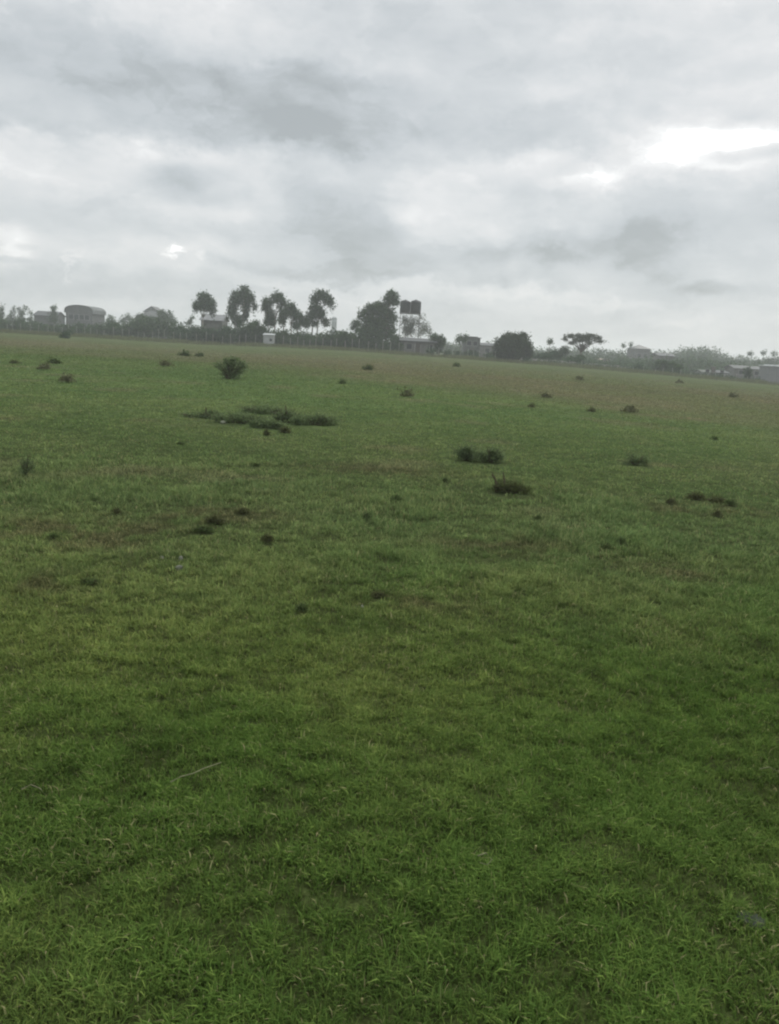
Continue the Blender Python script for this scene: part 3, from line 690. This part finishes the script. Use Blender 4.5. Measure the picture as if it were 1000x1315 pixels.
_far = random.Random(17)
for i in range(9):
    px = _far.uniform(5, 995); t_ = _far.random() ** 1.3
    py = 462 + (px - 500) * .067 + t_ * 62
    if abs(px - 296) < 40 and py < 500: continue
    b = on_ground(px, py); W = _far.uniform(.25, .6) * (b.y / 35) ** .5; H = W * _far.uniform(.14, .26)
    LL = [((0, 0, H * .4), (W * .4, W * .3, H * .45)), ((W * _far.uniform(-.2, .2), .1, H * .25), (W * .35, W * .25, H * .3))]
    V, l, st, t = leaf_cloud(LL, 300, .05 * (b.y / 25) ** .5, np.random.default_rng(900 + i), .1, floor=.01)
    o = link('weed_tuft', np_mesh('weed_tuft', V, l, st, t), leaf_mat('faded_weed_leaves', (.08, .085, .045), (.16, .165, .085), scale=9)); o.location = b + Vector((0, 0, .03))
    tag(o, 'faint low weed tuft, one of many dotting the paler grass far out', 'weed', 'faint weed tufts far out in the field')
# stones
def stone(label, px, py, w, h, col, mname, rz=0, group='pale stones in the grass', seed=1):
    import bmesh
    b = on_ground(px, py); s = P(px + 1, py, b.y).x - P(px, py, b.y).x
    bm = bmesh.new(); bmesh.ops.create_icosphere(bm, subdivisions=4, radius=1)
    CLEAR.append((b.x, b.y - h * s * .3, w * s * .42, h * s * 1.0)); rng = random.Random(seed); o3 = Vector((rng.random() * 9, rng.random() * 9, rng.random() * 9))
    from mathutils import noise
    for v in bm.verts:
        n = noise.noise(v.co * 1.3 + o3) * .35 + noise.noise(v.co * 4 + o3) * .08
        v.co = v.co * (1 + n); v.co.x *= w * s / 2; v.co.y *= w * s * .35; v.co.z = max(v.co.z, -.4) * h * s * .7
    me = bpy.data.meshes.new('stone'); bm.to_mesh(me); bm.free()
    for p in me.polygons: p.use_smooth = True
    o = link('stone', me, mat(mname, col, .9, 14, .3, .5)); o.location = b + Vector((0, 0, h * s * .28)); o.rotation_euler.z = rz
    tag(o, label, 'stone', group)
stone('small pale stone, left one of three in a row by the worn patch', 208, 718, 5, 4, (.17, .175, .135), 'pale_stone', seed=2)
stone('pale upright stone, top one of the stacked-looking pair by the worn patch', 232, 720, 6, 6, (.17, .175, .135), 'pale_stone', seed=3)
stone('greyish stone, lower one of the pair by the worn patch', 230, 732, 10, 7, (.14, .145, .11), 'greyish_stone', seed=4)
stone('faint pale stone above and left of the stone pair', 216, 709, 4, 3, (.17,.18,.13), 'faint_stone', seed=5)
stone('lone bright pebble in the middle of the field', 465, 780, 4, 3.5, (.24, .24, .20), 'bright_stone', seed=6)
stone('pale stone at the near rim of the scrub patch', 286, 544, 7, 4, (.17,.18,.13), 'faint_stone', seed=7)
stone('flat grey rock slab in the near grass at the lower right', 962, 1183, 44, 7, (.036, .042, .032), 'slab_stone', rz=-.35, group=None, seed=8)

# dry stalks lying on the turf
STRAW = mat('dry_straw', (.20, .20, .115), .8, 30, .25, .1)
def stalk(label, pts, r, lift=.052):
    W = [on_ground(a, b) for a, b in pts]; base = W[0]
    mb = MB(); mb.tube([w - base + Vector((0, 0, lift + .003 * math.sin(i * 2.1))) for i, w in enumerate(W)], [r * (1 - .6 * i / (len(W) - 1)) for i in range(len(W))], 6)
    o = mb.build('dry_stalk', STRAW, None, True); o.location = base; tag(o, label, 'dry stalk', 'dry stalks lying on the near grass')
stalk('long straight dry stalk lying in the near grass at the left', [(219, 1021), (232, 1015), (248, 1009), (262, 1003), (284, 996)], .0028)
stalk('short arched dry stalk near the left photo edge', [(28, 1031), (40, 1026), (52, 1029), (58, 1038)], .0024)
stalk('curled dry stalk in the near grass right of centre', [(612, 1118), (622, 1115), (630, 1122), (624, 1130), (614, 1128)], .002)
stalk('thin bent dry stalk at the right photo edge', [(973, 1003), (985, 1001), (998, 1006)], .0018)

# ------------------------------------------------------------------ ground sheet
def turf_col(x, y, rng=None):
    """albedo of turf at a spot"""
    big = fbm(x * .22, y * .22, 61); mid = fbm(x * 1.1, y * 1.1, 62)
    g1 = np.array([.050, .088, .020]); g2 = np.array([.086, .118, .034]); g3 = np.array([.036, .060, .016])
    t = sst(.35, .65, big * .6 + mid * .4)[..., None]
    c = g1 * (1 - t) + g2 * t
    d = sst(.55, .8, fbm(x * 2.3, y * 2.3, 63))[..., None]
    c = c * (1 - .5 * d) + g3 * .5 * d
    # paler, coarser grass in the middle distance
    m = sst(3.2, 7.5, y + 1.2 * (fbm(x * .6, y * .6, 66) - .5))[..., None]
    pale = np.array([.082, .118, .054])
    c = c * (1 - .55 * m) + pale * .55 * m
    dr = dryness(x, y)[..., None]
    c = c * (1 - .75 * dr) + np.array([.124, .112, .070]) * .75 * dr
    c = c * (1 - .16 * sst(18, 50, y))[..., None]
    b = spots_near(x, y)[..., None]
    return c * (1 - .6 * b) + np.array([.070, .062, .036]) * .6 * b

def ground():
    na, nr = 620, 520
    az = np.concatenate([np.linspace(-math.pi, -.75, 50, endpoint=False), np.linspace(-.75, .75, na), np.linspace(.75, math.pi, 50)[1:]])
    rr = np.concatenate([[.0], np.geomspace(.5, 2600, nr)])
    A, Rr = np.meshgrid(az, rr)
    X = Rr * np.sin(A); Y = Rr * np.cos(A)
    Z = G(X, Y)
    Z = np.where(Y < 1, G(X, np.maximum(Y, 1)), Z)
    V = np.stack([X, Y, Z], -1).reshape(-1, 3)
    nA = len(az); nR = len(rr)
    i, j = np.meshgrid(np.arange(nR - 1), np.arange(nA - 1), indexing='ij')
    a = (i * nA + j).ravel(); q = np.stack([a, a + 1, a + nA + 1, a + nA], 1)
    c = turf_col(V[:, 0], V[:, 1])
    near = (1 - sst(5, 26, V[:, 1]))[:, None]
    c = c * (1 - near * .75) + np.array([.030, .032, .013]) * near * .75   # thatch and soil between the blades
    me = np_mesh('ground', V, q.ravel(), np.arange(0, len(q) * 4, 4), np.full(len(q), 4), c, True)
    o = link('ground', me, attr_mat('turf_ground', GG, 0, [(9.0, .62, 1.35), (1.9, .82, 1.18), (.45, .88, 1.1), (42.0, .6, 1.4), (130.0, .6, 1.4)]))
    tag(o, 'green grassy field reaching to the far fence', 'ground', kind='structure')
GG = (.95, .95, .95)
ground()

# ------------------------------------------------------------------ grass blades
def grass():
    rng = np.random.default_rng(11)
    AZ = .62; d0, d1, dk = 1.15, 105.0, 3.2; rho = 6400.0        # tufts per m2 close by
    n1 = int(AZ * (dk * dk - d0 * d0) * rho); n2 = int(2 * AZ * dk * dk * rho * math.log(d1 / dk))
    r = np.concatenate([np.sqrt(rng.uniform(d0 ** 2, dk ** 2, n1)), dk * (d1 / dk) ** rng.random(n2)])
    a = rng.uniform(-AZ, AZ, len(r))
    tx = r * np.sin(a); ty = r * np.cos(a)
    dens = fbm(tx * 3.1, ty * 3.1, 71) * .25 + fbm(tx * 11, ty * 15, 72) * .75
    keep = rng.random(len(r)) < np.clip(.50 + 2.8 * (dens - .42), .26, 1)
    keep &= ty > .9
    for (cx_, cy_, ra, rb) in CLEAR:
        q = ((tx - cx_) / ra) ** 2 + ((ty - cy_) / rb) ** 2
        keep &= ~((q < 1) & (rng.random(len(r)) < .93))
    keep &= rng.random(len(r)) > sst(45, 100, r + 14 * (fbm(tx * .2, ty * .2, 99) - .5)) * .97
    r, tx, ty, dens = r[keep], tx[keep], ty[keep], dens[keep]
    nb = np.where(r < 6, 8, 6)
    idx = np.repeat(np.arange(len(r)), nb); n = len(idx)
    R_, T = r[idx], dens[idx]
    grow = np.maximum(1, R_ / dk)
    spread = .014 * grow ** .75
    ang = rng.uniform(0, 2 * math.pi, n)
    rad = np.abs(rng.normal(size=n)) * spread
    bx = tx[idx] + np.cos(ang) * rad; by = ty[idx] + np.sin(ang) * rad
    tall = sst(4.2, 6.0, R_) * (1 - sst(8, 13, R_))               # taller seeding grass some metres out
    hb = (.014 + .024 * rng.random(n) ** 1.3) * (.40 + 1.15 * T) * (1 + .9 * tall * sst(.45, .6, fbm(bx * 1.3, by * 1.3, 76)))
    h = hb * grow ** .22 * (1 - .3 * sst(7, 12, R_))
    lean = rng.uniform(.25, 1.5, n) * h
    la = ang + rng.normal(size=n) * .9
    dx = np.cos(la); dy = np.sin(la)
    w = .0014 * (.6 + .7 * rng.random(n) + 1.3 * (rng.random(n) < .07)) * grow ** .78
    z = G(bx, by)
    sx, sy = -dy, dx
    fa = rng.uniform(0, math.pi, n); sx = sx * np.cos(fa) + .0; nrm = np.hypot(sx, sy) + 1e-6; sx, sy = sx / nrm, sy / nrm
    P0 = np.stack([bx - sx * w, by - sy * w, z - .004], 1); P1 = np.stack([bx + sx * w, by + sy * w, z - .004], 1)
    mx = bx + dx * lean * .35; my = by + dy * lean * .35; mz = z + h * .62
    P2 = np.stack([mx + sx * w * .8, my + sy * w * .8, mz], 1); P3 = np.stack([mx - sx * w * .8, my - sy * w * .8, mz], 1)
    droop = rng.uniform(.55, 1.0, n)
    P4 = np.stack([bx + dx * lean, by + dy * lean, z + h * droop], 1)
    V = np.stack([P0, P1, P2, P3, P4], 1).reshape(-1, 3)
    k = np.arange(n) * 5
    loops = np.stack([k, k + 1, k + 2, k + 3, k + 3, k + 2, k + 4], 1).ravel()
    st = np.stack([np.arange(n) * 7, np.arange(n) * 7 + 4], 1).ravel(); tt = np.tile([4, 3], n)
    c = turf_col(bx, by)
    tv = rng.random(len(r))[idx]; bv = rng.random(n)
    c = c * ((.55 + .6 * tv + .5 * (bv - .3)) * np.clip(.48 + 1.05 * T, .4, 1.5))[:, None]  # blades darkened where tufts are sparse: shade of the hollows put into the colour
    warm = ((tv * .5 + bv * .5) > .66)[:, None]
    c = np.where(warm, c * np.array([1.22, 1.05, 1.1]), c)
    straw = rng.random(n) < (.022 + .07 * sst(.5, .75, fbm(bx * 1.7, by * 1.7, 81)))
    c[straw] = np.array([.17, .165, .085]) * (.6 + .6 * rng.random(straw.sum()))[:, None]
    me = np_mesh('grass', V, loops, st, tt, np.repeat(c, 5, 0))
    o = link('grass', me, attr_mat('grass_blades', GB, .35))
    tag(o, 'short tufted green turf grass covering the field', 'grass', kind='stuff')
    print('blades', n)
GB = (1.93, 1.88, 1.80)
grass()

def tall_grass():
    rng = np.random.default_rng(12); n = 90000
    ang = rng.uniform(-.62, .62, n); y = 138.5 - np.abs(rng.normal(size=n)) * 4.5; x = y * np.tan(ang)
    k = fbm(x * .25, y * .6, 91); keep = rng.random(n) < sst(.35, .6, k); x, y, k = x[keep], y[keep], k[keep]; n = len(x)
    h = (.18 + .55 * rng.random(n) ** 1.6) * (.4 + k); z = G(x, y); w = .02 + .02 * rng.random(n); a = rng.normal(size=n) * .25 * h
    V = np.stack([np.stack([x - w, y, z - .02], 1), np.stack([x + w, y, z - .02], 1), np.stack([x + a, y + a * .5, z + h], 1)], 1).reshape(-1, 3)
    c = np.array([.105, .115, .055]) * (.6 + .8 * rng.random(n))[:, None]
    me = np_mesh('tall_grass', V, np.arange(n * 3), np.arange(0, n * 3, 3), np.full(n, 3), np.repeat(c, 3, 0))
    tag(link('tall_grass', me, attr_mat('tall_grass_blades', (1.1, 1.1, 1.1), .3)), 'unmown tall grass at the foot of the far fence', 'grass', kind='stuff')
tall_grass()
# ------------------------------------------------------------------ haze
m, nt, N, L = new_mat('pale_air')
out = N.new('ShaderNodeOutputMaterial'); pv = N.new('ShaderNodeVolumePrincipled')
pv.inputs['Color'].default_value = (.93, .96, .98, 1); pv.inputs['Density'].default_value = .0009; pv.inputs['Anisotropy'].default_value = .35
L.new(pv.outputs[0], out.inputs['Volume'])
hb = MB(); hb.box(-2700, 2700, -2700, 2700, -4.5, 17); o = hb.build('haze', m); tag(o, 'thin pale haze over the field', 'haze', kind='stuff')
MATS['haze'] = m

# ------------------------------------------------------------------ world: overcast sky
SUN_AZ, SUN_EL = R(24), R(42)
w = bpy.data.worlds.new("World"); scene.world = w; w.use_nodes = True
nt = w.node_tree; N, L = nt.nodes, nt.links; N.clear()
out = N.new('ShaderNodeOutputWorld'); bg = N.new('ShaderNodeBackground'); bg.inputs['Strength'].default_value = .1
L.new(bg.outputs[0], out.inputs['Surface'])
sky = N.new('ShaderNodeTexSky'); sky.sky_type = 'NISHITA'; sky.sun_disc = False; sky.sun_elevation = SUN_EL; sky.sun_rotation = SUN_AZ
tc = N.new('ShaderNodeTexCoord'); sep = N.new('ShaderNodeSeparateXYZ'); L.new(tc.outputs['Generated'], sep.inputs[0])
def math_(op, a, b=None, clamp=False):
    n = N.new('ShaderNodeMath'); n.operation = op; n.use_clamp = clamp
    for k, v in enumerate((a, b)):
        if v is None: continue
        if isinstance(v, (int, float)): n.inputs[k].default_value = v
        else: L.new(v, n.inputs[k])
    return n.outputs[0]
az = math_('ARCTAN2', sep.outputs['X'], sep.outputs['Y']); el = math_('ARCSINE', sep.outputs['Z'])
elw = math_('POWER', math_('MAXIMUM', el, 0.0008), 1.0)           # finer, flatter cloud bands towards the horizon
ce = N.new('ShaderNodeCombineXYZ'); L.new(az, ce.inputs[0]); L.new(el, ce.inputs[1])
cw = N.new('ShaderNodeCombineXYZ'); L.new(math_('MULTIPLY', az, 1.0), cw.inputs[0]); L.new(math_('MULTIPLY', elw, 1.25), cw.inputs[1])
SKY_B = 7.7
def noise(vec, sc, det=8, ro=.55, off=(0, 0, 0), stretch=(1, 1, 1), dist=0):
    mp = N.new('ShaderNodeMapping'); mp.inputs['Location'].default_value = off; mp.inputs['Scale'].default_value = stretch
    L.new(vec, mp.inputs[0]); n = N.new('ShaderNodeTexNoise'); n.inputs['Scale'].default_value = sc; n.inputs['Detail'].default_value = det
    n.inputs['Roughness'].default_value = ro; n.inputs['Distortion'].default_value = dist
    L.new(mp.outputs[0], n.inputs['Vector']); return n
def mrange(v, a, b, c, d, smooth=True):
    n = N.new('ShaderNodeMapRange'); n.interpolation_type = 'SMOOTHSTEP' if smooth else 'LINEAR'
    for k, x in zip(('From Min', 'From Max', 'To Min', 'To Max'), (a, b, c, d)): n.inputs[k].default_value = x
    L.new(v, n.inputs['Value']); return n.outputs[0]
wn = noise(ce.outputs[0], 9.0, 9, .66, (3.1, 1.7, 0), (1, 1.7, 1))
vs = N.new('ShaderNodeVectorMath'); vs.operation = 'SUBTRACT'; L.new(wn.outputs['Color'], vs.inputs[0]); vs.inputs[1].default_value = (.5, .5, .5)
vm = N.new('ShaderNodeVectorMath'); vm.operation = 'MULTIPLY'; L.new(vs.outputs[0], vm.inputs[0]); vm.inputs[1].default_value = (.17, .10, 0)
va = N.new('ShaderNodeVectorMath'); va.operation = 'ADD'; L.new(ce.outputs[0], va.inputs[0]); L.new(vm.outputs[0], va.inputs[1])
WARP = va.outputs[0]
vm2 = N.new('ShaderNodeVectorMath'); vm2.operation = 'SCALE'; L.new(vm.outputs[0], vm2.inputs[0]); vm2.inputs['Scale'].default_value = .3
va2 = N.new('ShaderNodeVectorMath'); va2.operation = 'ADD'; L.new(ce.outputs[0], va2.inputs[0]); L.new(vm2.outputs[0], va2.inputs[1])
WARP2 = va2.outputs[0]
def azel(px, py):
    d = ray(px, py).normalized(); return math.atan2(d.x, d.y), math.asin(d.z)
# (px, py, half-width, half-height, tilt deg, amount): the big light and dark masses of this cloud deck
CLOUDS = [
 (150, 15, 330, 42, 3, .10), (120, 110, 330, 62, 3, -.16), (420, 140, 260, 60, 6, -.08), (600, 130, 260, 70, -3, -.08), (350, 50, 160, 40, 8, .04),
 (870, 40, 330, 60, 0, .10), (900, 110, 200, 60, 0, .05), (110, 207, 270, 30, 1, .24), (300, 300, 160, 40, 0, .08), (255, 262, 90, 12, 3, .10), (345, 240, 20, 50, 0, .08), (590, 245, 90, 40, -20, .04), (735, 250, 50, 40, 0, .06), (690, 205, 120, 16, 2, .03), (160, 345, 90, 10, 0, .07), (90, 250, 210, 16, 3, -.05),
 (110, 285, 170, 20, 0, -.06), (252, 235, 60, 22, 3, -.34), (235, 226, 30, 12, 3, -.1), (310, 215, 60, 26, 0, .14), (395, 230, 80, 70, 5, -.14), (415, 320, 120, 42, 3, -.20), (560, 215, 150, 50, 0, .05), (520, 165, 100, 20, 0, .04),
 (690, 165, 150, 22, 3, -.10), (890, 196, 140, 38, 4, .20), (885, 192, 66, 20, 8, .24), (810, 214, 90, 14, -14, .10), (990, 172, 66, 18, 0, .26), (965, 196, 60, 7, -4, -.30),
 (640, 250, 170, 50, 10, .10), (735, 325, 110, 36, 0, -.20), (620, 335, 100, 26, 0, -.15), (900, 275, 190, 50, 0, -.08), (960, 330, 120, 50, 0, -.07), (930, 238, 90, 20, -6, -.05),
 (-5, 320, 38, 24, 0, .32), (15, 336, 30, 4, 0, -.3), (32, 319, 15, 4, 0, -.22), (84, 350, 3, 10, 0, .2), (212, 331, 12, 7, 0, .26), (254, 341, 9, 4, 0, .18),
 (60, 300, 120, 40, 0, .08), (160, 365, 200, 14, 3, -.08), (330, 372, 90, 6, 3, .12), (440, 352, 260, 9, 2, -.14), (530, 372, 220, 9, 2, .07), (850, 372, 240, 12, 2, -.10), (914, 370, 32, 8, 0, -.18),
 (760, 400, 250, 8, 2, -.06), (700, 385, 150, 8, 2, .10), (900, 412, 260, 9, 3, .08), (960, 435, 200, 8, 3, .08), (150, 390, 260, 8, 3, .08),
 (672, 350, 22, 28, 0, .16), (500, 425, 700, 26, 3, -.07), (350, 395, 400, 14, 3, -.05), (560, 60, 200, 40, 0, -.03)]
tot = None
for (px, py, hw_, hh_, tl, amt) in CLOUDS:
    a, e = azel(px, py)
    mp = N.new('ShaderNodeMapping'); mp.vector_type = 'TEXTURE'
    mp.inputs['Location'].default_value = (a, e, 0); mp.inputs['Rotation'].default_value = (0, 0, R(3.2 - tl))
    mp.inputs['Scale'].default_value = (hw_ / F * 1.25, hh_ / F * 1.25, 1)
    L.new(WARP2 if 14 < hw_ <= 70 else WARP, mp.inputs[0])
    if hw_ > 70 and abs(amt) < .25 and py < 360: amt *= 1.25
    ln = N.new('ShaderNodeVectorMath'); ln.operation = 'LENGTH'; L.new(mp.outputs[0], ln.inputs[0])
    v = mrange(ln.outputs['Value'], *((1.12, .45) if hh_ >= 20 else (1.15, .25)), 0, amt)
    tot = v if tot is None else math_('ADD', tot, v)
n1 = noise(cw.outputs[0], 4.2, 12, .6, (5.2, .4, 0), (1, 1.35, 1), .5)
n2 = noise(cw.outputs[0], 13.0, 10, .62, (1.2, 7.4, 0), (1, 1.6, 1), .4)
f1 = math_('MULTIPLY', math_('SUBTRACT', n1.outputs['Fac'], .5), .34)
f2 = math_('MULTIPLY', math_('SUBTRACT', n2.outputs['Fac'], .5), .22)
n3 = noise(WARP, 5.5, 3, .45, (2.2, 3.4, 0), (1, 1.7, 1), .6)
n4 = noise(WARP, 12.0, 4, .5, (7.2, 1.4, 0), (1, 2.0, 1), .5)
puff = math_('ADD', mrange(n3.outputs['Fac'], .475, .535, -.042, .042), mrange(n4.outputs['Fac'], .465, .535, -.026, .026))
rel = None
for sc_n, dl, am, of in ((4.6, .075, .62, 4.4), (12.0, .09, .32, 9.3)):      # lumps lit from above, darker undersides
    pa = noise(cw.outputs[0], sc_n, 7, .52, (of, 2.2, 0), (1, 1.9, 1), .25); pb = noise(cw.outputs[0], sc_n, 7, .52, (of, 2.2 + dl * 1.9 / sc_n * 3, 0), (1, 1.9, 1), .25)
    q = math_('MULTIPLY', math_('SUBTRACT', pa.outputs['Fac'], pb.outputs['Fac']), am)
    rel = q if rel is None else math_('ADD', rel, q)
Lm = math_('ADD', math_('ADD', tot, math_('ADD', math_('ADD', math_('ADD', f1, f2), puff), rel)), .465)
cr = N.new('ShaderNodeValToRGB'); E = cr.color_ramp.elements
stops = [(0.0, (.39, .42, .43)), (.25, (.525, .56, .58)), (.5, (.635, .662, .675)), (.75, (.76, .768, .77)), (.92, (.90, .905, .90)), (1.0, (1.15, 1.15, 1.15))]
E[0].position = 0; E[0].color = stops[0][1] + (1,); E[1].position = 1; E[1].color = (1, 1, 1, 1)
for p_, c_ in stops[1:-1]:
    e_ = E.new(p_); e_.color = c_ + (1,)
E[len(E) - 1].color = (1.15, 1.15, 1.15, 1)
L.new(Lm, cr.inputs['Fac'])
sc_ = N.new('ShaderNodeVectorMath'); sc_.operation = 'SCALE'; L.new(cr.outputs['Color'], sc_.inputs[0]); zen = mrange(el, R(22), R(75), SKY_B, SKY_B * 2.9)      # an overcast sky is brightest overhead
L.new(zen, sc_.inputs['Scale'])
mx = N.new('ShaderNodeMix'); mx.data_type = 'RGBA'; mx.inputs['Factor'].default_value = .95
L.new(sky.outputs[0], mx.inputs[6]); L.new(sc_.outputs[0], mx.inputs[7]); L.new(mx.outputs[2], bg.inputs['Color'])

sun = bpy.data.lights.new('sun', 'SUN'); sun.energy = 1.5; sun.angle = R(25); sun.color = (1, .96, .9)
so = bpy.data.objects.new('sun', sun); COL.objects.link(so)
dirv = Vector((math.sin(SUN_AZ) * math.cos(SUN_EL), math.cos(SUN_AZ) * math.cos(SUN_EL), math.sin(SUN_EL)))
so.rotation_euler = dirv.to_track_quat('Z', 'Y').to_euler(); so.location = (0, 0, 60)

scene.view_settings.view_transform = 'Standard'; scene.view_settings.look = 'None'
scene.view_settings.gamma = 1; scene.view_settings.exposure = .45
scene.cycles.use_denoising = True
scene.cycles.filter_width = 2.2
scene.cycles.max_bounces = 6; scene.cycles.diffuse_bounces = 3; scene.cycles.volume_bounces = 1
scene.cycles.transparent_max_bounces = 4
